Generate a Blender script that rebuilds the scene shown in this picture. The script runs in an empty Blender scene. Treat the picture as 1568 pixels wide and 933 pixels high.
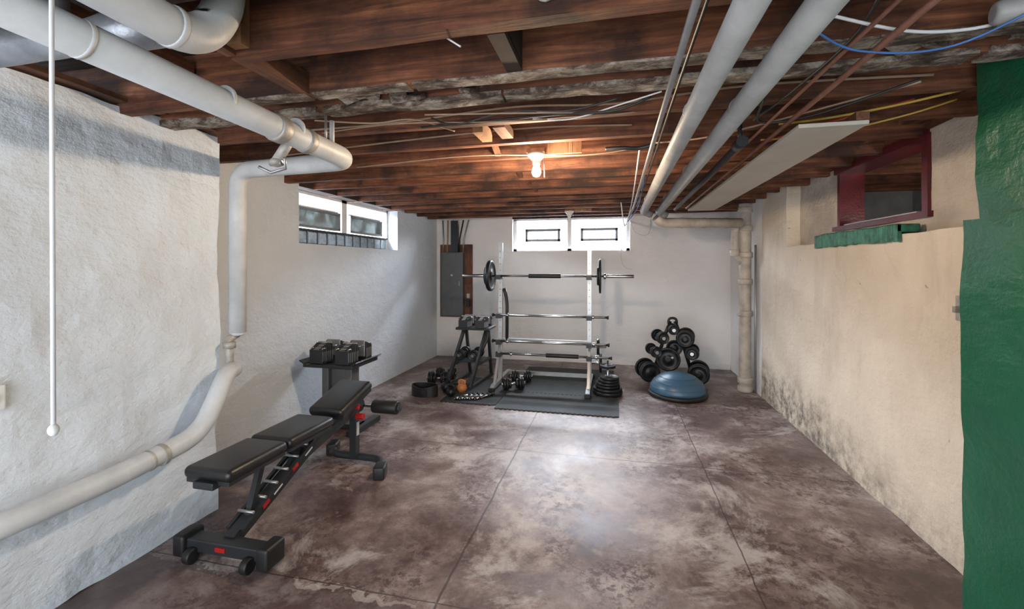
import bpy, bmesh, math, random
from mathutils import Vector, Matrix, noise
random.seed(7)
S=bpy.context.scene
COL=S.collection

# ------------------------------------------------------------------ materials
def nt(name):
    m=bpy.data.materials.new(name); m.use_nodes=True
    t=m.node_tree; t.nodes.clear()
    o=t.nodes.new('ShaderNodeOutputMaterial'); p=t.nodes.new('ShaderNodeBsdfPrincipled')
    t.links.new(p.outputs[0],o.inputs[0]); return m,t,p
def N(t,k,**kw):
    n=t.nodes.new(k)
    for a,b in kw.items(): setattr(n,a,b)
    return n
def ramp(t,fac,stops):
    r=N(t,'ShaderNodeValToRGB'); el=r.color_ramp.elements
    while len(el)<len(stops): el.new(0.5)
    for e,(p,c) in zip(el,stops):
        e.position=p; e.color=(c[0],c[1],c[2],1) if not isinstance(c,(int,float)) else (c,c,c,1)
    t.links.new(fac,r.inputs[0]); return r.outputs[0]
def coords(t,scale=(1,1,1),rot=(0,0,0),loc=(0,0,0)):
    c=N(t,'ShaderNodeTexCoord'); m=N(t,'ShaderNodeMapping')
    m.inputs['Scale'].default_value=scale; m.inputs['Rotation'].default_value=rot; m.inputs['Location'].default_value=loc
    t.links.new(c.outputs['Object'],m.inputs[0]); return m.outputs[0]
def noi(t,vec,scale,detail=6,rough=.6,dist=0):
    n=N(t,'ShaderNodeTexNoise'); n.inputs['Scale'].default_value=scale
    n.inputs['Detail'].default_value=detail; n.inputs['Roughness'].default_value=rough
    n.inputs['Distortion'].default_value=dist
    t.links.new(vec,n.inputs['Vector']); return n.outputs[0]
def mix(t,fac,a,b,mode='MIX'):
    m=N(t,'ShaderNodeMix',data_type='RGBA',blend_type=mode)
    for i,v in ((0,fac),(6,a),(7,b)):
        if isinstance(v,(int,float)): m.inputs[i].default_value=v
        elif isinstance(v,tuple): m.inputs[i].default_value=(*v,1)
        else: t.links.new(v,m.inputs[i])
    return m.outputs[2]
def math_(t,op,a,b=0.0,c=None):
    m=N(t,'ShaderNodeMath',operation=op)
    for i,v in enumerate((a,b,c)):
        if v is None: continue
        if isinstance(v,(int,float)): m.inputs[i].default_value=v
        else: t.links.new(v,m.inputs[i])
    return m.outputs[0]
def bump(t,p,h,strength=.3,dist=.01):
    b=N(t,'ShaderNodeBump'); b.inputs['Strength'].default_value=strength; b.inputs['Distance'].default_value=dist
    t.links.new(h,b.inputs['Height']); t.links.new(b.outputs[0],p.inputs['Normal'])
def simple(name,col,rough=.5,metal=0,var=.12,scale=12,bs=0.08,spec=None):
    m,t,p=nt(name); v=coords(t); n=noi(t,v,scale)
    d=tuple(c*(1-var) for c in col); l=tuple(min(1,c*(1+var)) for c in col)
    t.links.new(ramp(t,n,[(.3,d),(.7,l)]),p.inputs['Base Color'])
    p.inputs['Roughness'].default_value=rough; p.inputs['Metallic'].default_value=metal
    if bs: bump(t,p,noi(t,v,scale*6),bs,.004)
    return m
def emis(name,col,s):
    m,t,p=nt(name); p.inputs['Emission Color'].default_value=(*col,1); p.inputs['Emission Strength'].default_value=s
    p.inputs['Base Color'].default_value=(*col,1); return m

def wall_mat(name,light,dark,grime=None,gz=.45,sc=1.3,rough=.55,bs=.5):
    m,t,p=nt(name); v=coords(t)
    c=ramp(t,noi(t,v,sc,8,.6),[(.35,dark),(.62,light)])
    sc2=ramp(t,noi(t,v,4.5,12,.78),[(.62,0.0),(.74,.22)])
    c=mix(t,sc2,c,tuple(x*.55 for x in light))
    if grime:
        sx=N(t,'ShaderNodeSeparateXYZ'); cc=N(t,'ShaderNodeTexCoord'); t.links.new(cc.outputs['Object'],sx.inputs[0])
        n2=noi(t,v,1.6,8,.7)
        far=math_(t,'MULTIPLY',math_(t,'SUBTRACT',sx.outputs[1],3.6),-.13)   # damp is worse toward the far corner
        hz=math_(t,'ADD',math_(t,'ADD',sx.outputs[2],far),math_(t,'MULTIPLY',math_(t,'SUBTRACT',n2,.5),-.9))
        f=ramp(t,math_(t,'DIVIDE',hz,gz),[(.0,1.0),(.30,.75),(1.0,0.0)])
        n3=ramp(t,noi(t,v,9,10,.78),[(.42,.1),(.58,1.0)])
        c=mix(t,mix(t,1.0,f,n3,'MULTIPLY'),c,grime)
        vs=coords(t,(1,3.0,.8)); st=ramp(t,noi(t,vs,1.5,7,.65,.4),[(.54,0.0),(.70,.28)])
        c=mix(t,st,c,tuple(x*.6 for x in dark))
        vp=coords(t,(1,1,1),loc=(3,1,2)); pk=ramp(t,noi(t,vp,1.2,6,.6),[(.5,0.0),(.62,.5)])
        c=mix(t,pk,c,tuple(min(1,x*1.08) for x in light))
        ch=ramp(t,noi(t,v,17,4,.5),[(.73,0.0),(.745,.6)]); c=mix(t,ch,c,(.22,.18,.15))
        ef=ramp(t,noi(t,v,14,8,.7),[(.52,0.0),(.62,.6)]); ef2=ramp(t,math_(t,'DIVIDE',hz,.28),[(0,1.0),(.8,0.0)])
        c=mix(t,mix(t,1.0,ef,ef2,'MULTIPLY'),c,(.62,.58,.52))
    t.links.new(c,p.inputs['Base Color']); p.inputs['Roughness'].default_value=rough
    vb=coords(t,(1,1,1.6))
    h=math_(t,'ADD',noi(t,vb,7,6,.6),math_(t,'MULTIPLY',noi(t,v,38,4,.6),.25))
    bump(t,p,h,bs,.02); return m

M={}
M['wallL']=wall_mat('painted_masonry_cool',(.71,.77,.84),(.63,.69,.77),bs=.95)
M['wallB']=wall_mat('painted_masonry_white',(.82,.80,.79),(.74,.725,.72),bs=.6)
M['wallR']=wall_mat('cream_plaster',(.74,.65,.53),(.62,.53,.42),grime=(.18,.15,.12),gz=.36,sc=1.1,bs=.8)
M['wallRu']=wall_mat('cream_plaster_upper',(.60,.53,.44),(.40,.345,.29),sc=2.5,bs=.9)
M['green']=wall_mat('green_gloss_paint',(.007,.115,.055),(.004,.08,.037),rough=.34,bs=.45)
def floor_mat():
    m,t,p=nt('stained_concrete'); v=coords(t)
    big=noi(t,v,.7,5,.55,.4); mid=noi(t,v,2.2,12,.72,.3); fine=noi(t,v,16,10,.80,.3); v2=coords(t,loc=(5,3,0)); mid2=noi(t,v2,1.2,8,.66,.6)
    grit=noi(t,v,55,6,.7)
    sx=N(t,'ShaderNodeSeparateXYZ'); t.links.new(v,sx.inputs[0])
    X,Y=sx.outputs[0],sx.outputs[1]
    # bright light on the slab centre, painted in as a paler tone
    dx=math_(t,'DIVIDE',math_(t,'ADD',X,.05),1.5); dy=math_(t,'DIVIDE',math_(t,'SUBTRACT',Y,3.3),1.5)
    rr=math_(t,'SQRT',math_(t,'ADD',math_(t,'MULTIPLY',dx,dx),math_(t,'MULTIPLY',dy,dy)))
    lit_centre=ramp(t,rr,[(.2,.045),(1.0,0.0)])
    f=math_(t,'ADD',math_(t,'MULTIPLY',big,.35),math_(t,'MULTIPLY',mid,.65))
    f=math_(t,'ADD',f,lit_centre)
    f=math_(t,'ADD',f,math_(t,'MULTIPLY',math_(t,'SUBTRACT',grit,.5),.10))
    c=ramp(t,f,[(.38,(.055,.030,.028)),(.445,(.118,.075,.069)),(.50,(.19,.138,.128)),(.555,(.30,.243,.232)),(.62,(.47,.425,.41))])
    patch=ramp(t,mid2,[(.46,0.0),(.56,1.0)]); spk=ramp(t,fine,[(.44,.85),(.52,0.0)])
    c=mix(t,mix(t,1.0,patch,spk,'MULTIPLY'),c,(.055,.021,.021))
    v3=coords(t,loc=(1,7,0)); pb=ramp(t,math_(t,'ADD',noi(t,v3,1.5,12,.74,.5),lit_centre),[(.54,0.0),(.63,.6)])
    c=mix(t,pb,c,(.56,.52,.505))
    def band(a,c0,w):
        return math_(t,'LESS_THAN',math_(t,'ABSOLUTE',math_(t,'SUBTRACT',a,c0)),w)
    wob=math_(t,'MULTIPLY',math_(t,'SUBTRACT',noi(t,v,3,3),.5),.03)
    Xw=math_(t,'ADD',X,wob); Yw=math_(t,'ADD',Y,wob)
    s=band(Xw,-.77,.006)
    for q in (band(Xw,.65,.004),band(Yw,3.54,.005),band(Yw,1.85,.004)): s=math_(t,'MAXIMUM',s,q)
    wob2=math_(t,'MULTIPLY',math_(t,'SUBTRACT',noi(t,v,2.2,5),.5),.45)
    Yp=math_(t,'ADD',Y,wob2)
    front=math_(t,'MULTIPLY',math_(t,'LESS_THAN',Yp,1.82),math_(t,'LESS_THAN',X,-.85))
    c=mix(t,math_(t,'MULTIPLY',front,.6),c,(.07,.042,.040))
    edge=math_(t,'MULTIPLY',math_(t,'MULTIPLY',band(Yp,1.82,.012),math_(t,'LESS_THAN',X,-.85)),math_(t,'GREATER_THAN',X,-1.5))
    c=mix(t,math_(t,'MULTIPLY',edge,.45),c,(.45,.40,.37))
    c=mix(t,math_(t,'MULTIPLY',s,.75),c,(.025,.015,.014))
    t.links.new(c,p.inputs['Base Color'])
    t.links.new(ramp(t,mid,[(.35,.34),(.65,.54)]),p.inputs['Roughness'])
    h=math_(t,'SUBTRACT',math_(t,'MULTIPLY',fine,.5),s)
    bump(t,p,h,.3,.01); return m
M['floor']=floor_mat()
def wood(name,cols,axis=0,rough=.75,sc=2.0):
    m,t,p=nt(name); s=[14,14,14]; s[axis]=1.0
    v=coords(t,tuple(s)); v2=coords(t)
    g=noi(t,v,sc,6,.65,.6); l=noi(t,v2,2.2,6,.65)
    c=ramp(t,g,[(.3,cols[0]),(.5,cols[1]),(.72,cols[2])])
    c=mix(t,ramp(t,l,[(.38,.85),(.56,0.0)]),c,tuple(x*.4 for x in cols[0]))
    sp=ramp(t,noi(t,v2,26,8,.8),[(.66,0.0),(.72,.5)]); c=mix(t,sp,c,(.42,.36,.30))
    t.links.new(c,p.inputs['Base Color']); p.inputs['Roughness'].default_value=rough
    bump(t,p,g,.45,.008); return m
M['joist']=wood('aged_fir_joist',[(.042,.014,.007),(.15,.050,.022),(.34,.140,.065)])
M['joistY']=wood('aged_fir_board',[(.07,.026,.013),(.18,.07,.034),(.32,.14,.072)],axis=1)
M['stud']=wood('fresh_pine',[(.26,.12,.05),(.42,.21,.10),(.52,.29,.16)],axis=2)
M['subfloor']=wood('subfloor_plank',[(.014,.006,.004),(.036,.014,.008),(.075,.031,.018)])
def crust():
    m,t,p=nt('old_plaster_crust'); v=coords(t,(.5,1,1))
    c=ramp(t,noi(t,v,13,9,.75,.4),[(.38,(.030,.019,.014)),(.47,(.10,.070,.054)),(.55,(.27,.225,.185)),(.66,(.48,.44,.39))])
    t.links.new(c,p.inputs['Base Color']); p.inputs['Roughness'].default_value=.95; bump(t,p,noi(t,v,40,8,.7),.8,.008); return m
M['crust']=crust()
M['dark']=simple('dark_timber',(.04,.022,.016),.85,var=.4)
M['pipeW']=simple('white_pipe_wrap',(.55,.565,.585),.5,var=.16,scale=5,bs=.35)
M['pipeG']=simple('grey_pipe_wrap',(.29,.29,.29),.5,var=.18,scale=6,bs=.35)
M['pipeB']=simple('cream_pipe_paint',(.46,.41,.35),.5,var=.25,scale=9,bs=.35)
M['castiron']=simple('painted_cast_iron',(.38,.36,.33),.5,.2,var=.35,scale=16,bs=.4)
M['stand']=simple('grey_stand_enamel',(.14,.145,.15),.4,.3,var=.1)
M['conduit']=simple('galvanised_conduit',(.36,.36,.37),.4,.7,var=.1)
M['copper']=simple('dull_copper',(.27,.13,.095),.45,.5,var=.25)
M['duct']=simple('silver_duct',(.36,.39,.44),.35,.6,var=.25,scale=9,bs=.5)
M['board']=simple('cream_panel_board',(.50,.465,.41),.7,var=.08,scale=4)
M['black']=simple('black_rubber',(.010,.010,.011),.5,var=.2)
M['leather']=simple('black_vinyl',(.012,.012,.013),.38,var=.15,scale=30,bs=.15)
M['steelD']=simple('charcoal_powdercoat',(.026,.029,.034),.42,.2,var=.1)
M['iron']=simple('cast_iron_weight',(.015,.017,.020),.38,.4,var=.2,scale=20)
M['chrome']=simple('chrome',(.58,.59,.61),.22,1.0,var=.05,bs=0)
M['rackW']=simple('silver_paint_steel',(.44,.45,.46),.35,.5,var=.08)
M['red']=simple('red_plastic',(.36,.012,.012),.35,var=.1)
M['redpaint']=simple('dark_red_gloss_paint',(.10,.008,.013),.30,var=.35,scale=10,bs=.4)
M['mat']=simple('rubber_gym_mat',(.028,.033,.036),.75,var=.35,scale=5,bs=.3)
M['mat2']=simple('rubber_gym_mat_edge',(.022,.026,.028),.75,var=.3,scale=8,bs=.3)
M['blue']=simple('blue_vinyl_dome',(.050,.115,.19),.36,var=.08,scale=4)
M['orange']=simple('kettlebell_orange',(.48,.17,.05),.45)
M['panel']=simple('grey_electrical_enamel',(.115,.122,.13),.45,.2,var=.1)
M['ply']=wood('panel_backboard_ply',[(.10,.04,.025),(.17,.07,.038),(.25,.115,.062)],axis=2)
M['white']=simple('white_paint_frame',(.78,.79,.80),.45,var=.06)
M['greyframe']=simple('grey_aluminium_frame',(.20,.21,.215),.5,.1,var=.1)
M['mortar']=simple('dark_mortar',(.05,.05,.055),.8,var=.2)
M['tile']=simple('green_glazed_brick',(.025,.15,.09),.3,var=.75,scale=22,bs=.6)
M['label']=simple('white_label',(.55,.55,.55),.5,var=.05)
M['porcelain']=simple('white_porcelain',(.75,.74,.70),.3,var=.04)
M['cord']=simple('white_cord',(.66,.67,.70),.8,var=.05)
M['blueW']=simple('blue_cable',(.05,.15,.42),.5); M['yelW']=simple('yellow_cable',(.45,.30,.05),.5)
M['redW']=simple('red_cable',(.40,.045,.03),.5); M['blkW']=simple('black_cable',(.02,.02,.02),.5)
M['cl']=simple('cloth_wire',(.30,.21,.15),.8)
M['crawl']=simple('crawlspace_block',(.36,.36,.37),.85,var=.25,scale=4,bs=.4)
M['bulb']=emis('bulb_glow',(1,.86,.66),30)
M['snow']=simple('outside_snow_ground',(.8,.82,.85),.9)
def glass(name,col,tr,sc=9):
    m,t,p=nt(name); t.nodes.remove(p)
    o=[n for n in t.nodes if n.type=='OUTPUT_MATERIAL'][0]
    a=N(t,'ShaderNodeBsdfTransparent'); a.inputs[0].default_value=(*col,1)
    g=N(t,'ShaderNodeBsdfPrincipled'); g.inputs['Base Color'].default_value=(*[c*.6 for c in col],1); g.inputs['Roughness'].default_value=.15
    v=coords(t); f=ramp(t,noi(t,v,sc,6,.65),[(.38,max(0,tr-.35)),(.60,min(1,tr+.15))])
    x=N(t,'ShaderNodeMixShader'); t.links.new(f,x.inputs[0]); t.links.new(g.outputs[0],x.inputs[1]); t.links.new(a.outputs[0],x.inputs[2])
    t.links.new(x.outputs[0],o.inputs[0]); return m
M['glass']=glass('window_glass',(.93,.96,1),.95)
M['vent']=glass('frosted_vent_glass',(.42,.47,.48),.36,7)
M['gblock']=glass('glass_block',(.38,.43,.46),.30,22)

# ------------------------------------------------------------------ builder
class B:
    def __init__(s,name): s.name=name; s.bm=bmesh.new(); s.mats=[]
    def mi(s,k):
        if k not in s.mats: s.mats.append(k)
        return s.mats.index(k)
    def add(s,tb,k,smooth=False,mtx=None):
        if mtx is not None: tb.transform(mtx)
        i=s.mi(k)
        for f in tb.faces: f.material_index=i; f.smooth=smooth
        me=bpy.data.meshes.new('t'); tb.to_mesh(me); tb.free(); s.bm.from_mesh(me); bpy.data.meshes.remove(me)
    def box(s,a,b,k,bev=0,jit=0,sub=0,seg=2):
        c=[(a[i]+b[i])/2 for i in range(3)]; d=[abs(b[i]-a[i]) for i in range(3)]
        s.obox(c,d,k,bev=bev,jit=jit,sub=sub,seg=seg)
    def obox(s,c,d,k,rot=(0,0,0),bev=0,jit=0,sub=0,seg=2):
        t=bmesh.new(); bmesh.ops.create_cube(t,size=1); bmesh.ops.scale(t,vec=d,verts=t.verts)
        if bev: bmesh.ops.bevel(t,geom=t.edges[:],offset=min(bev,min(d)*.49),segments=seg,profile=.5,affect='EDGES')
        R=Matrix.Rotation(rot[2],4,'Z')@Matrix.Rotation(rot[1],4,'Y')@Matrix.Rotation(rot[0],4,'X')
        t.transform(Matrix.Translation(c)@R)
        if sub:
            n=sub
            for ax in range(3):
                cnt=max(1,int(d[ax]/n))
                for j in range(1,cnt):
                    pos=c[ax]-d[ax]/2+d[ax]*j/cnt
                    pl=[0,0,0]; pl[ax]=pos; no=[0,0,0]; no[ax]=1
                    bmesh.ops.bisect_plane(t,geom=t.verts[:]+t.edges[:]+t.faces[:],plane_co=pl,plane_no=no)
            if jit:
                for v in t.verts:
                    q=v.co.copy()
                    v.co+=Vector((noise.noise(q*3.1+Vector((9,0,0)))+.5*noise.noise(q*9+Vector((4,0,0))),noise.noise(q*3.1+Vector((0,9,0)))+.5*noise.noise(q*9),noise.noise(q*3.1+Vector((0,0,9)))+.5*noise.noise(q*9+Vector((0,0,3)))))*jit
        s.add(t,k,bool(bev and seg>2))
    def cyl(s,p0,p1,r,k,r2=None,seg=24,bev=0):
        p0=Vector(p0);p1=Vector(p1);L=(p1-p0).length
        t=bmesh.new(); bmesh.ops.create_cone(t,cap_ends=True,segments=seg,radius1=r,radius2=r if r2 is None else r2,depth=L)
        caps=[f for f in t.faces if len(f.verts)>4]
        if bev:
            es=set(e for f in caps for e in f.edges); bmesh.ops.bevel(t,geom=list(es),offset=bev,segments=2,profile=.5,affect='EDGES')
        q=(p1-p0).to_track_quat('Z','Y').to_matrix().to_4x4()
        t.transform(Matrix.Translation((p0+p1)/2)@q)
        i=s.mi(k)
        for f in t.faces: f.material_index=i; f.smooth=len(f.verts)<=4
        me=bpy.data.meshes.new('t'); t.to_mesh(me); t.free(); s.bm.from_mesh(me); bpy.data.meshes.remove(me)
    def sph(s,c,r,k,sc=(1,1,1),rot=None,seg=20):
        t=bmesh.new(); bmesh.ops.create_uvsphere(t,u_segments=seg,v_segments=seg//2+2,radius=r)
        bmesh.ops.scale(t,vec=sc,verts=t.verts)
        s.add(t,k,True,Matrix.Translation(c)@(rot if rot is not None else Matrix()))
    def tube(s,pts,r,k,seg=14,fil=0,square=False,jit=0):
        pts=[Vector(p) for p in pts]
        if fil:
            o=[pts[0]]
            for i in range(1,len(pts)-1):
                a,b,c=pts[i-1],pts[i],pts[i+1]; d1=(a-b); d2=(c-b); f=min(fil,d1.length*.49,d2.length*.49)
                s0=b+d1.normalized()*f; s1=b+d2.normalized()*f
                for j in range(9):
                    u=j/8; o.append(s0*(1-u)**2+b*2*u*(1-u)+s1*u*u)
            o.append(pts[-1]); pts=o
        t=bmesh.new(); rings=[]; up=None
        for i,p in enumerate(pts):
            T=((pts[min(i+1,len(pts)-1)]-pts[max(i-1,0)])).normalized()
            if up is None:
                up=Vector((0,0,1)) if abs(T.z)<.9 else Vector((0,1,0))
            x=up.cross(T).normalized(); up=T.cross(x).normalized()
            n=4 if square else seg; off=math.pi/4 if square else 0; rr=r*(1+jit*noise.noise(p*8))
            if square: rr*=1.414
            rings.append([t.verts.new(p+(x*math.cos(off+2*math.pi*j/n)+up*math.sin(off+2*math.pi*j/n))*rr) for j in range(n)])
        n=len(rings[0])
        for a,b in zip(rings,rings[1:]):
            for j in range(n): t.faces.new((a[j],a[(j+1)%n],b[(j+1)%n],b[j]))
        t.faces.new(rings[0][::-1]); t.faces.new(rings[-1])
        i=s.mi(k)
        for f in t.faces: f.material_index=i; f.smooth=(not square) and len(f.verts)==4
        bmesh.ops.recalc_face_normals(t,faces=t.faces)
        me=bpy.data.meshes.new('t'); t.to_mesh(me); t.free(); s.bm.from_mesh(me); bpy.data.meshes.remove(me)
    def lathe(s,prof,k,mtx,seg=32):
        t=bmesh.new(); rings=[]
        for r,z in prof: rings.append([t.verts.new((r*math.cos(2*math.pi*j/seg),r*math.sin(2*math.pi*j/seg),z)) for j in range(seg)])
        for a,b in zip(rings,rings[1:]):
            for j in range(seg): t.faces.new((a[j],a[(j+1)%seg],b[(j+1)%seg],b[j]))
        t.faces.new(rings[0][::-1]); t.faces.new(rings[-1])
        bmesh.ops.recalc_face_normals(t,faces=t.faces)
        s.add(t,k,True,mtx)
    def done(s,autosm=None):
        me=bpy.data.meshes.new(s.name); s.bm.to_mesh(me); s.bm.free()
        for k in s.mats: me.materials.append(M[k])
        o=bpy.data.objects.new(s.name,me); COL.objects.link(o)
        return o
def axm(c,axis):
    q=Vector(axis).to_track_quat('Z','Y').to_matrix().to_4x4()
    return Matrix.Translation(c)@q

# ------------------------------------------------------------------ room constants (metres)
XL=-2.90; XLn=-2.385; YJ=2.27; XR=1.65; XRu=1.77; YB=7.0; ZC=2.26; ZS=2.50; Y0=-1.6
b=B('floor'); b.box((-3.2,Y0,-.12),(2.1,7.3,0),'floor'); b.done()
b=B('ceiling'); 
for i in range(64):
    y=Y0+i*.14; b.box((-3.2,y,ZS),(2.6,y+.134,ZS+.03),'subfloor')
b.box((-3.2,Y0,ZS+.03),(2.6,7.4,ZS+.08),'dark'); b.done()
b=B('wall_left')
W=.32; wy0,wy1,wz0,wz1=3.64,5.60,1.72,2.26
b.box((XL-W,YJ-.1,0),(XL,wy0,ZS),'wallL'); b.box((XL-W,wy1,0),(XL,YB+.02,ZS),'wallL')
b.box((XL-W,wy0,0),(XL,wy1,wz0),'wallL'); b.box((XL-W,wy0,wz1),(XL,wy1,ZS),'dark'); b.done()
b=B('wall_left_front')
b.box((XL-W,Y0,0),(XLn,YJ,2.30),'wallL',sub=.06,jit=.018); 
b.done()
b=B('wall_back')
bx0,bx1,bz0,bz1=-1.60,.24,1.74,2.26
b.box((XL-W,YB,0),(bx0,YB+W,ZS),'wallB'); b.box((bx1,YB,0),(XR+.4,YB+W,ZS),'wallB')
b.box((bx0,YB,0),(bx1,YB+W,bz0),'wallB'); b.box((bx0,YB,bz1),(bx1,YB+W,ZS),'dark'); b.done()
b=B('baseboard_back'); b.box((.1,YB-.03,0),(XR-.01,YB-.001,.07),'wallB',sub=.1,jit=.004); b.box((-2.2,YB-.02,0),(.1,YB-.001,.04),'wallB',sub=.1,jit=.003); b.done()
b=B('wall_right')
rw0,rw1,rz0=3.04,4.10,1.80
b.box((XR,5.6,0),(XR+.5,YB,ZS),'wallB',sub=.12,jit=.006)
b.box((XR,4.85,0),(XR+.5,5.6,2.34),'wallR',sub=.09,jit=.010)
b.box((XR,2.0,0),(XR+.5,4.85,1.69),'wallR',sub=.09,jit=.010)
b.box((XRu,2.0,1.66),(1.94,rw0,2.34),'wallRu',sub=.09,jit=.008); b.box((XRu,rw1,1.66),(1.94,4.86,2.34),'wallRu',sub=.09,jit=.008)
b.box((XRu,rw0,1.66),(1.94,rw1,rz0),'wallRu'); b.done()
b=B('wall_right_front')
b.box((1.40,Y0,0),(2.1,2.20,1.69),'green',sub=.06,jit=.010); b.box((1.45,Y0,1.60),(2.1,2.19,2.34),'green',sub=.05,jit=.016)
b.done()
b=B('wall_crawlspace')
b.box((3.4,2.0,1.2),(3.5,6.2,2.6),'crawl'); b.box((1.94,6.1,1.2),(3.5,6.2,2.6),'crawl'); b.box((1.94,1.9,1.2),(3.5,2.0,2.6),'crawl')
b.box((XR+.5,1.9,1.1),(3.5,6.2,1.2),'crawl'); b.box((1.95,1.9,2.55),(3.5,6.2,2.6),'dark')
for y in (2.6,3.1,3.6,4.1,4.6,5.1,5.6): b.box((1.96,y,2.32),(3.4,y+.05,2.55),'joist')
b.done()

# ------------------------------------------------------------------ joists
b=B('ceiling_joists')
ys=[-1.3,-.9,-.5,-.1,.30,.68,.98]; 
for y in ys: b.box((-1.33 if y>.5 else -3.1,y,ZC),(2.2,y+.055,ZS),'joist',sub=.25,jit=.004)
b.box((-1.33,1.34,ZC-.0),(2.3,1.40,ZS),'joist',sub=.25,jit=.004)
b.box((-3.1,1.71,ZC),(2.3,1.765,ZS),'joist',sub=.25,jit=.004)
y=2.26
while y<6.99:
    b.box((-3.1,y,ZC+random.uniform(-.006,.006)),(1.9 if y>2.3 else 2.2,y+.05,ZS),'joist',sub=.3,jit=.004); y+=.395
b.done()
b=B('ceiling_trimmer')
b.box((-1.37,1.36,ZC),(-1.31,1.73,ZC+.09),'joistY',sub=.1,jit=.003)
b.box((-1.37,.6,ZC),(-1.33,1.34,ZS),'joistY'); b.box((-1.36,1.30,ZC+.02),(-1.27,1.338,ZS),'stud')
b.box((-2.45,-1.0,2.31),(-2.33,2.2,2.335),'joistY',sub=.1,jit=.01); b.box((-2.0,-1.0,2.38),(-1.92,1.7,2.46),'joistY')
b.done()
b=B('crusted_old_beam')
b.box((-2.6,1.91,ZC+.0),(2.2,1.98,ZS),'joist',sub=.12,jit=.006)
t0=-2.5
while t0<2.1:
    L=random.uniform(.2,.7); r=random.random()
    b.box((t0,1.897,ZC-.008),(min(t0+L,2.1),1.985,ZC+.012+.012*r),'crust',sub=.03,jit=.009); t0+=L*random.choice((1.0,1.0,1.05))
t0=-1.9
while t0<2.1:
    L=random.uniform(.2,.8); r=random.random()
    b.box((t0,1.70,ZC-.005),(min(t0+L,2.1),1.775,ZC+.002+.004*r),'crust',sub=.03,jit=.005); t0+=L*random.choice((1,1.01,1.05))
for i in range(34):
    x=random.uniform(-1.25,-.5) if i<16 else random.uniform(.95,2.0)
    b.obox((x,1.88+random.uniform(-.10,.03),ZC+.012+random.uniform(0,.04)),(random.uniform(.04,.13),random.uniform(.03,.08),.02),'crust',rot=(random.uniform(-.5,.5),random.uniform(-.3,.3),random.uniform(-.7,.7)),sub=.02,jit=.02)
for i in range(14):
    x=random.uniform(-2.2,1.6); L=random.uniform(.3,.9)
    b.obox((x,1.83+random.uniform(-.03,.04),ZC+.06+random.uniform(-.03,.08)),(L,.025,.008),'joistY',rot=(random.uniform(-.3,.3),random.uniform(-.06,.06),random.uniform(-.05,.05)))
b.done()
b=B('joist_bridging')
b.box((-.41,1.402,ZC+.03),(-.35,1.708,ZC+.22),'dark'); b.obox((-.38,1.56,ZC+.02),(.06,.29,.03),'dark')
for y in (2.70,3.49,3.89,4.28):
    x=-.75
    for s in (1,-1):
        b.obox((x+.05*s,y+.172,ZC+.11),(.04,.40,.02),'joistY',rot=(s*.42,0,0))
b.obox((-.62,2.48,ZC+.03),(.07,.22,.05),'joistY')
b.box((-.78,2.40,ZC-.004),(-.72,2.60,ZC+.06),'stud')
b.obox((-.50,3.34,ZC+.16),(.32,.03,.12),'stud')
b.done()
b=B('trim_1'); b.box((XR-.02,2.2,2.33),(XR+.4,7,2.40),'joistY',sub=.2,jit=.008); b.done()

# ------------------------------------------------------------------ windows
b=B('window_1')
xo=XL-.20
b.box((xo-.04,wy0,1.72),(xo+.05,wy0+.03,wz1),'white'); b.box((xo-.04,wy1-.03,1.72),(xo+.05,wy1,wz1),'white')
b.box((xo-.04,wy0,wz1-.03),(xo+.05,wy1,wz1),'white')
b.box((xo-.04,wy0,1.865),(xo+.05,wy1,1.885),'mortar')
n=12; dy=(wy1-wy0)/n
for i in range(n):
    b.box((xo-.03,wy0+i*dy+.008,1.732),(xo+.04,wy0+(i+1)*dy-.008,1.862),'gblock',bev=.012)
    b.box((xo-.03,wy0+i*dy-.006,1.72),(xo+.035,wy0+i*dy+.006,1.87),'mortar')
b.box((xo-.03,wy0,1.72),(xo+.035,wy1,1.732),'mortar')
for (a,c) in ((wy0+.10,wy0+.86),(wy0+1.06,wy1-.16)):
    z0,z1=1.90,2.10
    for q in ((a,c,z0,z0+.022),(a,c,z1-.022,z1),(a,a+.022,z0,z1),(c-.022,c,z0,z1)):
        b.box((xo-.02,q[0],q[2]),(xo+.06,q[1],q[3]),'greyframe')
    b.box((xo+.0,a+.02,z0+.02),(xo+.01,c-.02,z1-.02),'vent')
    b.box((xo-.02,a,z1),(xo+.03,c,z1+.02),'white')
b.box((xo-.03,wy0+.90,1.88),(xo+.05,wy0+1.0,wz1),'white')
b.box((xo-.005,wy0,2.12),(xo+.005,wy1,wz1),'glass')
b.done()
b=B('window_2'); yo=YB+.10
for q in ((bx0,bx0+.05,bz0,bz1),(bx1-.05,bx1,bz0,bz1),(bx0,bx1,bz0,bz0+.04),(bx0,bx1,bz1-.02,bz1),(-.72,-.66,bz0,bz1)):
    b.box((q[0],yo,q[2]),(q[1],yo+.06,q[3]),'white')
for (a,c) in ((-1.40,-.84),(-.51,.06)):
    z0,z1=1.90,2.10
    for q in ((a,c,z0,z0+.035),(a,c,z1-.035,z1),(a,a+.035,z0,z1),(c-.035,c,z0,z1)):
        b.box((q[0],yo-.02,q[2]),(q[1],yo+.05,q[3]),'greyframe')
    b.box((a+.03,yo+.02,z0+.03),(c-.03,yo+.03,z1-.03),'glass')
b.box((bx0+.05,yo+.045,bz0+.04),(bx1-.05,yo+.05,bz1-.02),'glass')
for z in (1.91,2.09): b.box((bx0,yo+.02,z-.004),(bx1,yo+.05,z+.004),'white')
for x in (-1.2,-.93,-.3,-.1): b.box((x-.004,yo+.02,bz0),(x+.004,yo+.05,bz1),'white')
b.done()
b=B('window_3')
zt=2.27
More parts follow.
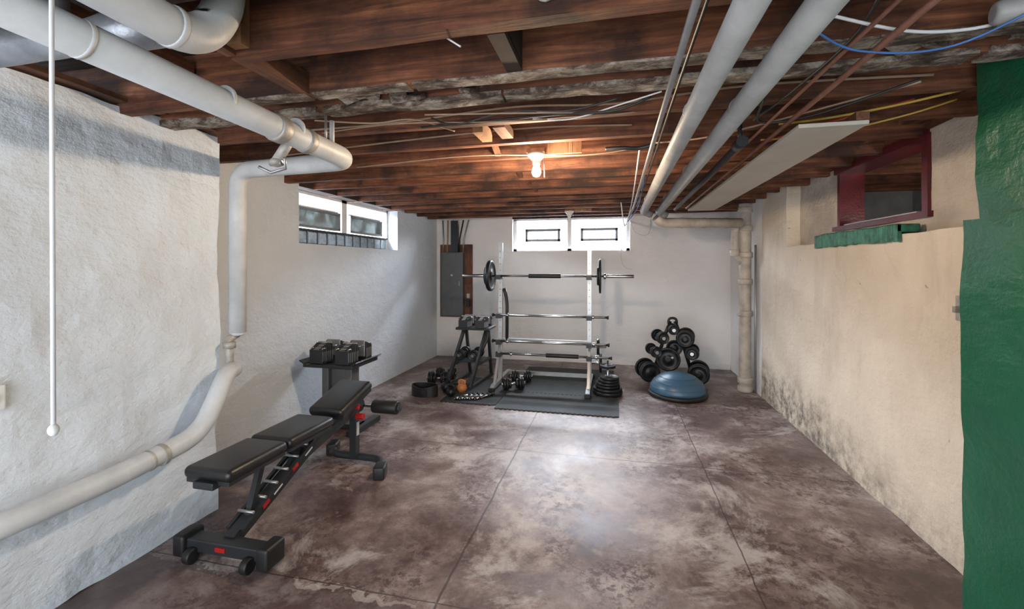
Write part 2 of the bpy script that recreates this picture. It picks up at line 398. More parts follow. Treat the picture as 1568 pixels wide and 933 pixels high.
b.box((XRu+.0,rw1-.03,rz0),(1.945,rw1+.01,zt),'redpaint'); b.box((XRu-.01,rw0-.01,rz0),(1.945,rw0+.035,zt),'redpaint')
b.box((XRu-.02,rw0-.02,zt-.03),(1.945,rw1+.02,zt+.02),'redpaint'); b.box((XRu-.03,rw0-.05,rz0-.015),(1.945,rw1+.03,rz0+.02),'redpaint',sub=.05,jit=.006)
b.box((XRu+.0,rw0+.1,rz0+.024),(XRu+.12,rw1-.1,rz0+.03),'label')
b.box((XRu-.01,2.85,zt+.02),(1.96,4.3,zt+.10),'joistY',sub=.1,jit=.01)
b.box((XRu-.02,rw0-.03,rz0),(XRu+.0,rw0+.02,zt),'redpaint',sub=.05,jit=.004)
b.done()
b=B('green_brick_ledge')
y=3.05
while y<4.12:
    b.box((XR-.032,y,1.65+random.uniform(-.006,.006)),(XR-.002,y+.042,1.75+random.uniform(-.004,.008)),'tile',bev=.006); b.box((XR-.03,y,1.70),(XR+.09,y+.042,1.75),'tile',bev=.006); y+=.048
b.done()

# ------------------------------------------------------------------ pipes left
b=B('insulated_steam_pipe')
b.tube([(-1.40,-.8,2.16),(-1.40,2.16,2.075),(-2.34,2.37,2.11),(-2.34,2.37,1.08)],.052,'pipeW',seg=22,fil=.13,jit=.05)
for yy in (.9,1.35,1.72): b.cyl((-1.40,yy,2.112),(-1.40,yy+.012,2.111),.0545,'pipeW')
b.cyl((-1.40,1.60,2.09),(-1.40,1.66,2.088),.060,'castiron',bev=.01); b.cyl((-1.40,1.78,2.086),(-1.40,1.83,2.084),.058,'castiron',bev=.01)
b.cyl((-1.40,1.72,2.087),(-1.47,1.70,1.97),.022,'castiron'); b.sph((-1.47,1.70,1.965),.03,'castiron',(1,1,.7))
b.cyl((-1.50,1.70,1.96),(-1.44,1.70,1.96),.012,'conduit')
b.tube([(-1.53,1.66,1.94),(-1.50,1.70,1.92),(-1.44,1.72,1.94),(-1.42,1.69,1.98)],.007,'conduit',seg=8)
b.cyl((-1.40,1.95,2.1),(-1.40,1.95,2.26),.006,'conduit'); b.cyl((-1.40,2.0,2.1),(-1.40,2.0,2.24),.012,'pipeW')
b.cyl((-2.34,2.37,1.10),(-2.34,2.37,1.06),.045,'pipeW',bev=.01)
b.tube([(-2.34,2.37,1.07),(-2.36,2.30,1.03),(-2.33,2.30,.98),(-2.33,2.30,.84)],.024,'castiron',fil=.03)
b.cyl((-2.33,2.30,1.03),(-2.33,2.30,.99),.034,'castiron',seg=8); b.cyl((-2.33,2.30,.86),(-2.33,2.30,.82),.036,'castiron',seg=8)
b.cyl((-2.33,2.30,.92),(-2.33,2.30,.80),.020,'castiron')
b.tube([(-2.33,2.33,.855),(-2.27,2.22,.86),(-2.26,2.04,.56),(-2.26,1.62,.52),(-2.26,-.8,.50)],.050,'pipeW',seg=22,fil=.13,jit=.05)
b.cyl((-2.26,1.80,.533),(-2.26,1.83,.536),.056,'castiron',bev=.006); b.cyl((-2.26,1.74,.53),(-2.26,1.76,.532),.053,'castiron',bev=.006)
b.done()
b=B('insulated_supply_pipe')
b.tube([(-1.22,-.8,2.22),(-1.22,1.08,2.175),(-1.22,1.18,2.30),(-1.22,1.20,2.50)],.055,'pipeW',seg=22,fil=.09,jit=.05)
b.cyl((-1.22,1.0,2.178),(-1.22,1.02,2.178),.060,'pipeW',bev=.005); b.done()
b=B('flexible_duct')
b.tube([(-2.15,1.12,2.27),(-2.0,1.14,2.28),(-1.7,1.16,2.285),(-1.45,1.17,2.29)],.062,'duct',seg=20,fil=.08,jit=.3)
b.sph((-2.15,1.12,2.27),.062,'duct'); b.sph((-1.45,1.17,2.29),.062,'duct',(.7,1,1)); b.cyl((-1.9,1.14,2.28),(-1.9,1.14,2.5),.05,'duct'); b.done()

# pipes right
for i,(x,nm) in enumerate(((.315,'heating_pipe'),(.485,'heating_pipe'))):
    b=B(nm)
    ye=5.05+.1*i
    b.tube([(x,-.8,2.135),(x,ye,2.10),(x+.08,ye+.06,2.075)],.041,'pipeG',seg=20,fil=.1,jit=.03)
    for yy in (.8,1.9,3.1,4.3): b.cyl((x,yy,2.125),(x,yy+.01,2.125),.043,'pipeG')
    for yy in (1.74,3.47): b.cyl((x+.035,yy,2.13),(x+.035,yy,2.255),.004,'conduit')
    b.done()
b=B('wrapped_branch_pipe')
b.tube([(.47,5.30,2.06),(.53,5.33,2.0),(.65,5.40,2.0),(1.43,5.58,2.0)],.056,'pipeB',seg=20,fil=.08,jit=.06)
for x in (.75,1.0,1.25): b.cyl((x,5.40+(x-.62)*.25,2.0),(x+.03,5.40+(x-.59)*.25,2.0),.062,'pipeB',bev=.005)
b.done()
b=B('soil_stack_pipe')
PX=1.535
b.cyl((PX,5.82,0),(PX,5.82,2.25),.066,'pipeB',bev=.004)
for z in (.0,.10,.9,1.28,1.6,1.92,2.14): b.cyl((PX,5.82,z),(PX,5.82,z+.07),.084,'pipeB',bev=.012)
b.tube([(PX,5.82,1.5),(1.42,5.80,1.65),(1.41,5.80,1.9),(1.42,5.74,2.0)],.042,'pipeB',fil=.06)
b.cyl((1.413,5.80,1.62),(1.413,5.80,1.70),.055,'pipeB',bev=.008)
b.cyl((1.615,5.70,0.02),(1.615,5.70,1.75),.012,'conduit')
b.done()
b=B('electrical_conduit')
b.tube([(.205,-.8,2.20),(.205,5.0,2.13),(.16,5.2,2.05),(.16,6.90,2.20)],.012,'conduit',seg=10,fil=.05)
b.done()
for x,z,mk in ((.80,2.19,'copper'),(.735,2.215,'copper')):
    b=B('water_supply_pipe'); b.tube([(x,-.8,z),(x,5.4,z-.03),(x+.6,5.6,z-.03)],.011 if x>.78 else .007,mk,seg=10,fil=.06); b.done()
b=B('gas_pipe'); b.tube([(.66,2.6,2.16),(.66,5.2,2.13)],.018,'steelD',seg=10,fil=.05); b.cyl((.66,2.55,2.16),(.66,2.66,2.16),.03,'steelD'); b.cyl((.66,2.6,2.16),(.66,2.6,2.26),.012,'steelD'); b.done()
b=B('hanging_panel_board'); b.obox((.925,3.68,2.115),(.27,3.0,.018),'board',bev=.003); 
b.box((.86,2.3,2.124),(.90,5.0,2.14),'joistY')
for y in (2.7,3.9,4.9): b.cyl((1.05,y,2.12),(1.05,y,2.255),.004,'conduit')
b.box((1.01,2.18,2.125),(1.06,2.5,2.16),'joistY'); b.done()
b=B('capped_white_pipe'); b.cyl((1.075,1.575,2.235),(1.43,1.50,2.235),.034,'pipeG',bev=.012); b.cyl((1.25,1.54,2.25),(1.25,1.54,2.5),.006,'conduit'); b.done()

WB=B('ceiling_wiring')
def cable(name,pts,r,k,own=False):
    P=[Vector(p) for p in pts]; o=[]
    for i in range(len(P)-1):
        p0=P[max(i-1,0)];p1=P[i];p2=P[i+1];p3=P[min(i+2,len(P)-1)]
        for j in range(8):
            u=j/8; o.append(.5*((2*p1)+(p2-p0)*u+(2*p0-5*p1+4*p2-p3)*u*u+(3*p1-p0-3*p2+p3)*u**3))
    o.append(P[-1])
    b=B(name) if own else WB
    b.tube(o,r,k,seg=8)
    if own: b.done()
cable('white_cable',[(.62,1.5,2.25),(.85,1.55,2.20),(1.05,1.60,2.21),(1.2,1.62,2.25)],.005,'cord')
cable('blue_cable',[(.60,1.55,2.235),(.75,1.6,2.175),(1.0,1.60,2.165),(1.2,1.45,2.24),(1.3,1.2,2.27)],.0035,'blueW')
cable('yellow_cable',[(.85,2.6,2.25),(1.0,2.45,2.22),(1.3,2.4,2.25),(1.6,2.35,2.30)],.006,'yelW')
cable('yellow_cable',[(.85,2.9,2.25),(1.1,2.75,2.22),(1.4,2.6,2.25),(1.6,2.55,2.30)],.005,'yelW')
cable('red_cable',[(.88,3.0,2.25),(1.0,2.7,2.24),(1.15,2.55,2.25),(1.4,2.5,2.30)],.006,'redW')
cable('cloth_cable',[(-1.9,2.22,2.28),(-1.2,2.24,2.29),(-.5,2.23,2.32),(.0,2.24,2.30),(.6,2.23,2.33),(1.3,2.2,2.30)],.006,'cl')
cable('black_cable',[(-1.0,2.2,2.24),(-.3,2.1,2.22),(.0,2.05,2.20),(.16,2.05,2.25)],.006,'blkW')
cable('cloth_cable',[(-2.2,2.62,2.26),(-1.3,2.6,2.30),(-.5,2.62,2.33),(.1,2.6,2.30)],.006,'cl')
cable('black_cable',[(.25,.5,2.24),(.25,2.0,2.22),(.255,3.5,2.20),(.24,5.0,2.15)],.006,'blkW')
cable('blue_cable',[(.225,3.2,2.24),(.24,4.2,2.14),(.235,4.9,2.10),(.15,5.1,2.0)],.005,'blueW')
cable('white_cable',[(.16,2.9,2.25),(.17,4.0,2.16),(.17,4.9,2.10),(.12,5.2,1.96),(.08,5.3,2.24)],.006,'cord')
cable('black_cable',[(.02,2.01,2.24),(-.2,2.03,2.21),(-.5,2.04,2.23),(-.75,2.05,2.19),(-.9,2.1,2.25)],.005,'blkW')
cable('cloth_cable',[(-.9,2.02,2.24),(-.5,2.03,2.22),(-.05,2.1,2.22),(.15,2.1,2.26)],.004,'cl')
cable('white_cable',[(-.62,1.45,2.36),(-.58,1.43,2.30),(-.50,1.41,2.235)],.003,'cord')
cable('white_cable',[(-1.33,1.22,2.45),(-1.29,1.24,2.35),(-1.30,1.22,2.26)],.006,'cord')
cable('cloth_cable',[(-1.5,2.0,2.25),(-1.2,2.05,2.23),(-1.0,2.1,2.25),(-.85,2.3,2.24)],.004,'cl')
cable('cloth_cable',[(.25,2.9,2.27),(.5,2.7,2.23),(.8,2.5,2.24),(1.2,2.1,2.24)],.005,'cl')
cable('cloth_cable',[(-1.9,3.02,2.25),(-1.0,3.03,2.29),(-.2,3.02,2.25),(.2,3.0,2.28)],.005,'cl')
cable('cloth_cable',[(-1.6,2.2,2.25),(-1.1,2.1,2.235),(-.6,2.12,2.215),(-.2,2.2,2.23),(.1,2.24,2.25)],.0035,'cl')
cable('cloth_cable',[(-.4,2.22,2.25),(-.2,2.12,2.20),(.05,2.06,2.235),(.2,2.0,2.25)],.0035,'cord')
cable('black_cable',[(.7,1.3,2.3),(.75,1.6,2.24),(.72,2.0,2.22),(.70,2.5,2.25)],.006,'blkW')
cable('black_cable',[(.66,2.2,2.25),(.70,2.4,2.21),(.9,2.32,2.20),(1.2,2.1,2.25)],.006,'blkW')
WB.done()
cable('hanging_wall_cable',[(.25,6.97,2.20),(.30,6.96,2.02),(.5,6.95,1.98),(.55,6.97,2.25)],.004,'cord',True)
cable('hanging_wall_cable',[(.16,6.97,2.2),(.17,6.97,1.9),(.10,6.96,1.7),(.15,6.97,1.5),(.28,6.97,1.45)],.004,'cord',True)
cable('coiled_cable',[(-.05,2.9,2.25),(.05,2.86,2.24),(.15,2.87,2.235),(.25,2.85,2.25)],.013,'steelD',True)
b=B('iron_hanger_eye'); b.tube([(-.20+.028*math.cos(a),1.325,2.33+.028*math.sin(a)) for a in [i*math.pi/6 for i in range(12)]],.007,'castiron',seg=8); b.cyl((-.20,1.34,2.36),(-.20,1.31,2.36),.008,'castiron'); b.done()

def lampf(x,y,on):
    b=B('porcelain_bulb_fixture')
    b.lathe([(.03,0),(.062,0),(.062,-.012),(.045,-.03),(.03,-.05),(.026,-.075),(.01,-.075)],'porcelain',Matrix.Translation((x,y,ZC-.0)))
    b.lathe([(.013,-.06),(.016,-.075),(.030,-.11),(.031,-.13),(.022,-.15),(.004,-.157)],'bulb' if on else 'porcelain',Matrix.Translation((x,y,ZC)))
    b.box((x-.06,y-.04,ZC),(x+.06,y+.03,ZC+.03),'stud'); b.tube([(x+.05,y,ZC-.02),(x+.055,y,ZC-.16)],.0015,'cord',seg=6)
    b.box((x-.05,y+.03,ZC+.0),(x+.30,y+.05,ZC+.10),'stud')
    b.done()
lampf(-.51,2.96,True); lampf(-.60,6.15,False)
def pt(name,loc,e,col,r=.05):
    l=bpy.data.lights.new(name,'POINT'); l.energy=e; l.color=col; l.shadow_soft_size=r
    o=bpy.data.objects.new(name,l); o.location=loc; COL.objects.link(o)
pt('bulb_light',(-.51,2.96,ZC-.20),85,(1,.76,.52),.035)
pt('crawlspace_fill_light',(2.5,2.7,1.6),24,(1,.93,.85),.10)  # added fill to brighten the crawlspace
b=B('pull_cord'); b.tube([(-1.115,.67,2.49),(-1.112,.67,1.8),(-1.108,.67,1.18)],.0042,'cord',seg=10); b.sph((-1.108,.67,1.168),.0095,'cord',(1,1,1.3)); b.done()
b=B('light_switch_box'); b.box((XLn-.01,1.20,.93),(XLn+.025,1.275,1.03),'white',bev=.006); b.box((XLn+.02,1.23,.965),(XLn+.035,1.245,.995),'white'); b.done()
b=B('steel_wall_bracket'); b.box((1.60,2.5,1.24),(1.655,2.56,1.36),'castiron',bev=.004); b.box((1.57,2.51,1.28),(1.61,2.53,1.31),'castiron'); b.done()

# ------------------------------------------------------------------ breaker panel
b=B('circuit_breaker_panel')
y=YB-.003
b.box((-2.83,y-.025,.66),(-2.27,y,1.86),'ply'); b.box((-2.78,y-.13,.69),(-2.40,y-.025,1.73),'panel',bev=.008)
b.box((-2.76,y-.14,.71),(-2.42,y-.13,1.71),'panel',bev=.004); b.box((-2.60,y-.142,1.34),(-2.57,y-.139,1.37),'label'); b.box((-2.46,y-.15,1.18),(-2.445,y-.14,1.26),'conduit')
b.box((-2.36,y-.08,.84),(-2.30,y-.025,.95),'black'); b.box((-2.35,y-.07,.98),(-2.31,y-.02,1.05),'label')
for i in range(6):
    x=-2.76+i*.07; b.tube([(x,y-.07,1.72),(x+.01,y-.07,1.95),(x-.01+.02*i,y-.06,2.26)],.012,('conduit','cl','conduit','cord','blkW','conduit')[i],seg=8)
b.box((-2.62,y-.09,1.73),(-2.50,y-.03,2.25),'steelD'); b.done()

# ------------------------------------------------------------------ rubber mats
b=B('rubber_floor_mat')
def matpad(x0,x1,y0,y1,z=.012):
    b.box((x0,y0,0.0005),(x1,y1,z),'mat',bev=.003)
    n=int((x1-x0)/.05)
    for i in range(n): b.box((x0+i*.05+.01,y0-.015,0.0005),(x0+i*.05+.036,y0,z),'mat2')
matpad(-1.23,.05,4.52,5.15); matpad(-1.23,-.0,5.16,5.80); matpad(-1.23,-.0,5.81,6.5); matpad(-1.88,-1.24,4.62,5.7)
b.done()

# ------------------------------------------------------------------ bench
b=B('adjustable_weight_bench')
cx=-1.92
def cushion(c,d,rot=(0,0,0)):
    b.obox(c,d,'leather',rot=rot,bev=.028,seg=5); 
    R=Matrix.Rotation(rot[0],3,'X'); off=R@Vector((0,0,-d[2]/2-.006)); b.obox(Vector(c)+off,(d[0]*.9,d[1]*.93,.02),'steelD',rot=rot)
cushion((cx,1.955,.49),(.28,.40,.062)); cushion((cx,2.37,.49),(.285,.41,.062))
cushion((cx+.02,2.83,.56),(.27,.40,.066),(.28,0,0))
b.obox((cx,1.77,.445),(.12,.06,.035),'steelD',bev=.006)
for s in (-.055,.055):
    b.tube([(cx+s,1.80,.445),(cx+s,2.58,.445)],.013,'steelD',square=True)
b.tube([(cx,1.90,.09),(cx,2.46,.32),(cx,3.05,.43)],.030,'steelD',square=True)
for s in (-.045,.045): b.tube([(cx+s,1.93,.13),(cx+s,2.62,.45)],.010,'steelD',square=True)
for i in range(7):
    y=2.0+i*.085; z=.13+(y-1.93)*.465
    b.cyl((cx-.05,y,z+.025),(cx+.05,y,z+.025),.008,'conduit',seg=10)
b.tube([(cx,2.02,.16),(cx,2.12,.45)],.016,'steelD',square=True)
b.tube([(cx,2.30,.27),(cx,2.48,.45)],.016,'steelD',square=True)
for (y,z) in ((2.05,.18),(2.28,.28)): b.obox((cx+.056,y+.03,z+.015),(.006,.05,.02),'red',rot=(.43,0,0))
for (y,z) in ((2.14,.215),(2.40,.325)): b.obox((cx+.056,y+.03,z+.015),(.004,.07,.008),'label',rot=(.43,0,0))
b.box((cx-.24,1.84,.045),(cx+.26,1.92,.11),'steelD',bev=.008)
for s in (-1,1):
    x=cx+.01+s*.25; b.obox((x,1.88,.075),(.07,.13,.11),'black',bev=.015,seg=3)
    b.cyl((x-.10*s,1.82,.04),(x-.06*s,1.82,.04),.038,'black',bev=.006)
b.obox((cx,1.838,.08),(.06,.006,.022),'red')
b.tube([(cx,3.02,.53),(cx,3.02,.05)],.026,'steelD',square=True)
b.tube([(cx-.28,3.16,.05),(cx-.20,3.04,.05),(cx+.22,3.04,.05),(cx+.30,2.86,.05)],.027,'steelD',fil=.10,seg=14)
for x,y in ((cx-.28,3.16),(cx+.30,2.87)): b.obox((x,y,.045),(.08,.12,.09),'black',rot=(0,0,.3),bev=.012,seg=3)
b.tube([(cx,2.66,.46),(cx,3.0,.56),(cx,3.10,.42)],.020,'steelD',square=True)
b.cyl((cx-.16,3.12,.415),(cx+.32,3.12,.415),.012,'chrome'); 
for x0,x1 in ((cx+.10,cx+.31),(cx-.17,cx+.0)):
    b.cyl((x0,3.12,.415),(x1,3.12,.415),.050,'black',bev=.012)
b.cyl((cx+.31,3.12,.415),(cx+.325,3.12,.415),.03,'steelD')
b.box((cx+.027,3.005,.22),(cx+.030,3.035,.32),'label'); 
b.cyl((cx+.03,2.92,.47),(cx+.10,2.92,.47),.02,'red',bev=.004); b.cyl((cx+.03,3.0,.37),(cx+.09,3.0,.37),.024,'red',bev=.004)
b.done()

# ------------------------------------------------------------------ adjustable dumbbells stand
def blockdb(b,c,L=.40,w=.17,h=.17,axis='Y',rz=0):
    c=Vector(c); R=Matrix.Rotation(rz,3,'Z')
    def o(off,d,k,bev=.004):
        b.obox(c+R@Vector(off),d,k,rot=(0,0,rz),bev=bev)
    for s in (-1,1):
        for i in range(6):
            p=s*(.075+i*.023); hh=h*(1-.05*i); o((0,p,-(h-hh)/2),(w*(1-.04*i),.015,hh),'steelD' if i%2 else 'black'); 
            o((0,p,-(h-hh)/2+hh/2),(w*.30,.010,.006),'conduit' if i%2 else 'label',0)
            o((w*(1-.04*i)/2,p,-.02),(.004,.008,h*.5),'conduit',0)
        o((0,s*.065,.02),(w*.85,.01,h*.9),'conduit')
    p0=c+R@Vector((0,-.07,.02)); p1=c+R@Vector((0,.07,.02)); b.cyl(p0,p1,.018,'chrome',seg=14)
    for x in (-.06,.06): b.cyl(c+R@Vector((x,-.19,.05)),c+R@Vector((x,.19,.05)),.006,'chrome',seg=8)
b=B('adjustable_dumbbell_stand')
sx,sy=-2.50,3.72
b.obox((sx,sy,.60),(.50,.44,.03),'steelD',bev=.006)
b.obox((sx-.26,sy,.63),(.06,.44,.012),'steelD',rot=(0,.5,0)); b.obox((sx+.26,sy,.63),(.06,.44,.012),'steelD',rot=(0,-.5,0))
for s in (-.12,.12): b.box((sx+s-.035,sy-.08,.04),(sx+s+.035,sy+.05,.59),'stand',bev=.008)
b.box((sx-.10,sy-.03,.1),(sx+.10,sy+.02,.58),'stand')
b.box((sx-.28,sy-.24,0),(sx-.20,sy+.22,.05),'steelD',bev=.006); b.box((sx+.20,sy-.24,0),(sx+.28,sy+.22,.05),'steelD',bev=.006); b.box((sx-.24,sy-.08,.0),(sx+.24,sy+.04,.05),'steelD',bev=.006)
blockdb(b,(sx-.13,sy,.702)); blockdb(b,(sx+.13,sy,.702))
b.done()

# ------------------------------------------------------------------ squat rack
def plate(b,c,axis,r,th,k='iron'):
    b.lathe([(r*.16,-th/2),(r*.30,-th/2),(r*.34,-th*.3),(r*.80,-th*.3),(r*.84,-th/2),(r*.97,-th/2),(r,-th*.3),(r,th*.3),(r*.97,th/2),(r*.84,th/2),(r*.80,th*.3),(r*.34,th*.3),(r*.30,th/2),(r*.16,th/2)],k,axm(c,axis),seg=36)
b=B('squat_rack')
RL,RR,RY=-1.41,-.29,5.50
for x in (RL,RR):
    b.tube([(x,RY-.02,.045),(x,RY+.02,1.80)],.024,'rackW',square=True)
    b.tube([(x,RY-.42,.035),(x,RY-.36,.06),(x,RY+.45,.06),(x,RY+.52,.035)],.024,'rackW',square=True)
    b.obox((x,RY-.43,.036),(.07,.05,.046),'black',bev=.006); b.obox((x,RY+.53,.036),(.07,.05,.046),'black',bev=.006)
    b.tube([(x,RY-.30,.07),(x,RY,.55)],.016,'rackW',square=True)
    for i in range(14):
        z=.65+i*.08; b.cyl((x,RY-.033,z),(x,RY-.02,z),.0045,'black',seg=8)
    for z in (1.37,.885,.555,.40):
        b.box((x-.032,RY-.13,z-.034),(x+.032,RY-.02,z-.016),'steelD'); b.box((x-.032,RY-.14,z-.034),(x+.032,RY-.13,z+.02),'steelD')
b.tube([(RL,RY+.40,.06),(RR,RY+.40,.06)],.022,'rackW',square=True); b.tube([(RL,RY+.05,.56),(RR,RY+.05,.56)],.018,'rackW',square=True)
b.tube([(RL+.07,RY+.05,.55),(RL+.07,RY+.06,1.05),(RL+.04,RY+.03,1.22)],.022,'steelD',fil=.15)
for z in (.30,.50): b.cyl((RR,RY+.12,z),(RR+.20,RY+.12,z),.012,'chrome')
b.done()
def barbell(z,y,x0,x1,plates=()):
    b=B('barbell'); b.cyl((x0,y,z),(x1,y,z),.013,'chrome',seg=16)
    for s,xe in ((1,x0),(-1,x1)):
        b.cyl((xe,y,z),(xe+s*.32,y,z),.020,'chrome',bev=.003); b.cyl((xe+s*.32,y,z),(xe+s*.35,y,z),.034,'chrome',bev=.004)
    xm=(x0+x1)/2; b.cyl((xm-.20,y,z),(xm+.20,y,z),.026,'black',bev=.004)
    for px,r,th in plates: plate(b,(px,y,z),(1,0,0),r,th)
    b.done()
barbell(1.380,RY-.09,-1.89,.23,((-1.52,.195,.045),(-1.565,.12,.03),(-.16,.205,.022),(-.185,.11,.02)))
def bar(nm,z,y,x0,x1,grip=False,y2=None,z2=None):
    b=B(nm); z2=z if z2 is None else z2
    b.cyl((x0,y,z),(x1,y,z2),.015,'chrome',seg=16); b.cyl((x0,y,z),(x0+.02,y,z),.022,'black'); b.cyl((x1-.02,y,z2),(x1,y,z2),.022,'black')
    for xx in (x0+.18,x1-.2): b.cyl((xx,y,z),(xx+.03,y,z),.022,'chrome',bev=.003)
    if grip: xm=(x0+x1)/2+.12; b.cyl((xm-.2,y,z),(xm+.2,y,z2),.025,'black',bev=.004)
    b.done()
bar('curl_bar',.888,RY-.085,-1.50,-.06); bar('curl_bar',.56,RY-.085,-1.50,-.05); bar('curl_bar',.405,RY-.085,-1.45,-.02,True)

b=B('weight_plate_stack')
z=.001; PXs=-.07
for r,th in ((.17,.04),(.165,.035),(.14,.03)): plate(b,(PXs,5.32,.013+z+th/2),(0,0,1),r,th); z+=th+.001
for i,(r) in enumerate((.135,.12,.11)): plate(b,(PXs+.01*i,5.32,z+.028+i*.031),(.0,0,1),r,.03)
b.cyl((PXs,5.32,.02),(PXs,5.32,.40),.013,'chrome')
plate(b,(PXs,5.32,.33),(.0,0,1),.09,.03); b.done()
b=B('weight_plate'); plate(b,(-.16,5.62,.30),(1,0,0),.12,.03); b.done()
b=B('weight_plate'); plate(b,(-.19,5.62,.50),(1,0,0),.10,.03); b.done()

# ------------------------------------------------------------------ dumbbells
def dumbbell(b,c,axis,r,L,k='iron'):
    c=Vector(c);a=Vector(axis).normalized()
    b.cyl(c-a*L/2,c+a*L/2,.014,'chrome',seg=12)
    for s in (-1,1):
        for j,(f) in enumerate((.75,1,.92)):
            p=c+a*s*(L/2-.085+j*.032); plate(b,p,a,r*f,.028,k)
        b.cyl(c+a*s*(L/2-.005),c+a*s*(L/2+.012),.022,'chrome' if r<.1 else 'iron',seg=12)
b=B('dumbbell_rack')
lx,ly=-1.74,5.50
for s in (-.15,.15):
    b.tube([(lx+s-.10,ly-.40,.03),(lx+s,ly-.02,.70)],.018,'steelD',square=True); b.tube([(lx+s-.04,ly+.35,.03),(lx+s,ly+.05,.70)],.018,'steelD',square=True)
    b.tube([(lx+s-.10,ly-.42,.03),(lx+s-.04,ly+.36,.03)],.018,'steelD',square=True)
    b.tube([(lx+s-.06,ly-.26,.28),(lx+s-.03,ly+.24,.28)],.016,'steelD',square=True)
b.obox((lx,ly,.71),(.44,.34,.03),'steelD',bev=.006); b.obox((lx-.05,ly-.02,.30),(.38,.30,.02),'steelD')
b.cyl((lx-.25,ly-.38,.07),(lx+.05,ly-.38,.07),.016,'steelD')
blockdb(b,(lx-.11,ly,.79),h=.13,w=.15); blockdb(b,(lx+.11,ly,.79),h=.13,w=.15)
dumbbell(b,(lx-.16,ly-.05,.38),(0,1,0),.07,.32); dumbbell(b,(lx+.02,ly-.05,.38),(0,1,0),.07,.32)
b.tube([(lx+.14,ly-.05,.75),(lx+.20,ly-.10,.62),(lx+.12,ly-.18,.42)],.02,'steelD',fil=.08)
b.done()
for (x,y,r,rz) in ((-2.17,5.28,.085,.2),(-2.17,5.55,.08,.1)):
    b=B('dumbbell'); dumbbell(b,(x,y,r),(math.cos(rz),math.sin(rz),0),r,.26); b.done()
for (x,y,r,rz) in ((-1.18,5.22,.075,.4),(-1.16,5.60,.075,.2)):
    b=B('dumbbell'); dumbbell(b,(x,y,r+.012),(math.cos(rz),math.sin(rz),0),r,.26); b.done()
for (x,y,k,r) in ((-1.75,4.98,'orange',.060),(-1.95,5.00,'iron',.07),(-1.82,4.80,'iron',.055)):
    b=B('kettlebell'); z0=.012 if x>-1.88 else .0
    b.sph((x,y,z0+r*.92),r,k,(1,1,.92)); b.cyl((x,y,z0),(x,y,z0+.03),r*.6,k)
    b.tube([(x-.03,y,z0+r*1.6),(x-.042,y,z0+r*2.15),(x,y,z0+r*2.5),(x+.042,y,z0+r*2.15),(x+.03,y,z0+r*1.6)],.013,k,fil=.03,seg=10); b.done()
b=B('chrome_dumbbell_handles')
for i in range(5):
    x=-1.64+i*.055; y=4.76+.01*i; p0=Vector((x-.09,y-.10,.03)); p1=Vector((x+.07,y+.14,.03))
    b.cyl(p0,p1,.013,'chrome',seg=12)
    for u in (.05,.25,.75,.95): q=p0.lerp(p1,u); d=(p1-p0).normalized()*.012; b.cyl(q-d,q+d,.018,'black',seg=10)
b.done()
b=B('weight_lifting_belt')
t=bmesh.new(); n=44; cxb,cyb=-2.14,4.80; R0=[]
for i in range(n):
    a=2*math.pi*i/n; rx,ry=.16,.09; h=.13 if math.sin(a)>-.2 else .10+.03*abs(math.cos(a))
    co,si=math.cos(a),math.sin(a)
    R0.append([t.verts.new((cxb+(rx-q)*co,cyb+(ry-q)*si,z)) for q,z in ((0,.002),(0,h),(.012,h),(.012,.002))])
for i in range(n):
    A=R0[i];C=R0[(i+1)%n]
    for j in range(4): t.faces.new((A[j],A[(j+1)%4],C[(j+1)%4],C[j]))
bmesh.ops.recalc_face_normals(t,faces=t.faces); b.add(t,'leather',False); b.obox((cxb+.03,cyb-.093,.06),(.07,.012,.06),'steelD',bev=.003); b.done()

# ------------------------------------------------------------------ dumbbell tree
b=B('dumbbell_tree')
tx,ty=.73,5.98
for s in (-1,1):
    b.tube([(tx+s*.03,ty,.80),(tx+s*.10,ty,.60),(tx+s*.26,ty,.04)],.022,'iron',fil=.06)
    b.tube([(tx+s*.26,ty-.18,.025),(tx+s*.26,ty+.24,.025)],.024,'iron',square=True)
    for dx,z,r in ((.155,.60,.11),(.235,.42,.085),(.31,.165,.13)):
        b.tube([(tx+s*(dx-.08),ty-.06,z-.05),(tx+s*(dx-.02),ty-.06,z-.055),(tx+s*(dx+.06),ty-.06,z-.02)],.012,'iron',fil=.03)
        b.tube([(tx+s*(dx-.08),ty+.06,z-.05),(tx+s*(dx-.02),ty+.06,z-.055),(tx+s*(dx+.06),ty+.06,z-.02)],.012,'iron',fil=.03)
        rr=r*(1 if s>0 else (.72,.85,1)[(.155,.235,.31).index(dx)])
        dumbbell(b,(tx+s*dx,ty,z),(s*.18,1,0),rr,.34)
b.tube([(tx-.26,ty,.05),(tx+.26,ty,.05)],.02,'iron',square=True)
b.tube([(tx-.05,ty,.74),(tx-.05,ty,.84),(tx+.05,ty,.84),(tx+.05,ty,.74)],.016,'iron',fil=.05)
dumbbell(b,(tx-.0,ty,.70),(0,1,0),.065,.26)
plate(b,(tx-.06,ty-.05,.32),(.1,1,0),.15,.035); plate(b,(tx+.02,ty-.0,.46),(0,1,0),.10,.03)
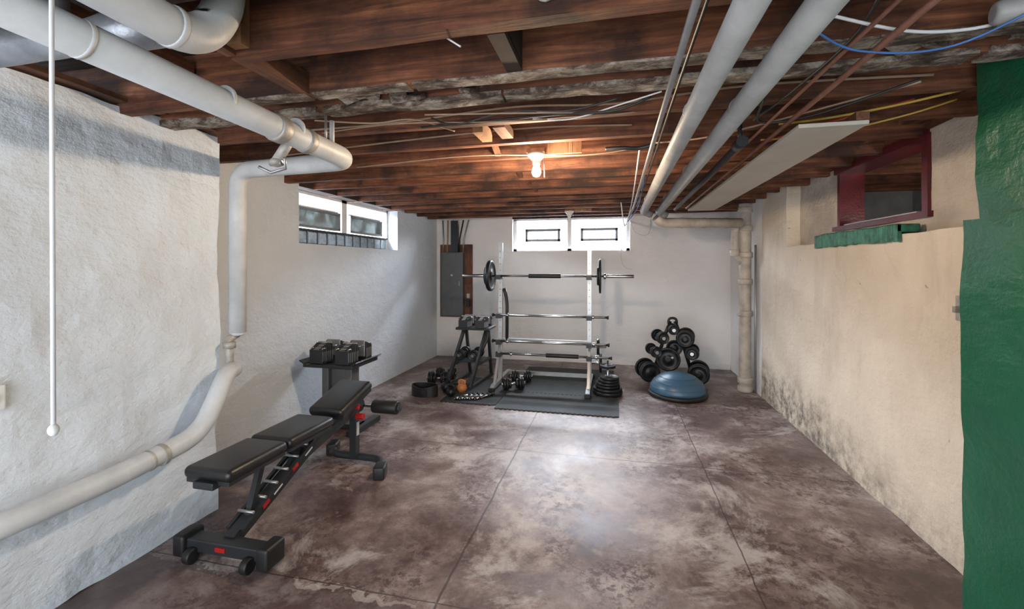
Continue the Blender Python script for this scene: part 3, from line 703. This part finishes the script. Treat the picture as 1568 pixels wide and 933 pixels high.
b.cyl((tx-.02,ty-.14,.36),(tx-.02,ty+.14,.36),.014,'chrome')
b.done()
b=B('half_balance_ball')
b.lathe([(.02,.0),(.30,.0),(.325,.012),(.33,.035),(.32,.05),(.30,.055),(.02,.055)],'black',Matrix.Translation((.72,5.46,0)),seg=48)
pr=[(.312*math.cos(a),.055+.22*math.sin(a)) for a in [i*math.pi/2/14 for i in range(14)]]+[(.006,.275)]
b.lathe(pr,'blue',Matrix.Translation((.72,5.46,0)),seg=48)
for rr in (.30,.26,.20): 
    zz=.055+.22*math.sqrt(1-(rr/.312)**2); b.lathe([(rr,zz-.003),(rr+.006,zz-.001),(rr,zz+.003),(rr-.004,zz+.002)],'blue',Matrix.Translation((.72,5.46,0)),seg=48)
b.done()

# ------------------------------------------------------------------ outside
b=B('ground_outside'); b.box((-8,2,1.45),(XL-W,9,1.5),'snow'); b.box((-3.2,YB+W,1.45),(3,11,1.5),'snow'); b.done()

# ------------------------------------------------------------------ lights
w=bpy.data.worlds.new('World'); S.world=w; w.use_nodes=True
bg=w.node_tree.nodes['Background']; bg.inputs[0].default_value=(.95,.975,1,1); bg.inputs[1].default_value=5.6
def area(name,loc,tgt,sx,sy,e,col):
    l=bpy.data.lights.new(name,'AREA'); l.shape='RECTANGLE'; l.size=sx; l.size_y=sy; l.energy=e; l.color=col
    o=bpy.data.objects.new(name,l); o.location=loc; o.rotation_euler=(Vector(tgt)-Vector(loc)).to_track_quat('-Z','Y').to_euler(); COL.objects.link(o)
area('daylight_back',(-.68,7.75,2.75),(-.5,4.2,0),1.8,.9,1900,(.97,.985,1))
area('daylight_left',(-3.9,4.6,2.8),(-1.0,4.3,0.2),1.9,.9,1600,(.95,.975,1))

cam=bpy.data.cameras.new('Camera'); co=bpy.data.objects.new('Camera',cam); COL.objects.link(co)
co.location=(0,0,1.5); co.rotation_euler=(math.radians(90),0,math.radians(12.92))
cam.sensor_width=36; cam.lens=680/1568*36; cam.shift_y=-(466.5-408)/1568; cam.clip_start=.02
S.camera=co
S.view_settings.view_transform='Standard'
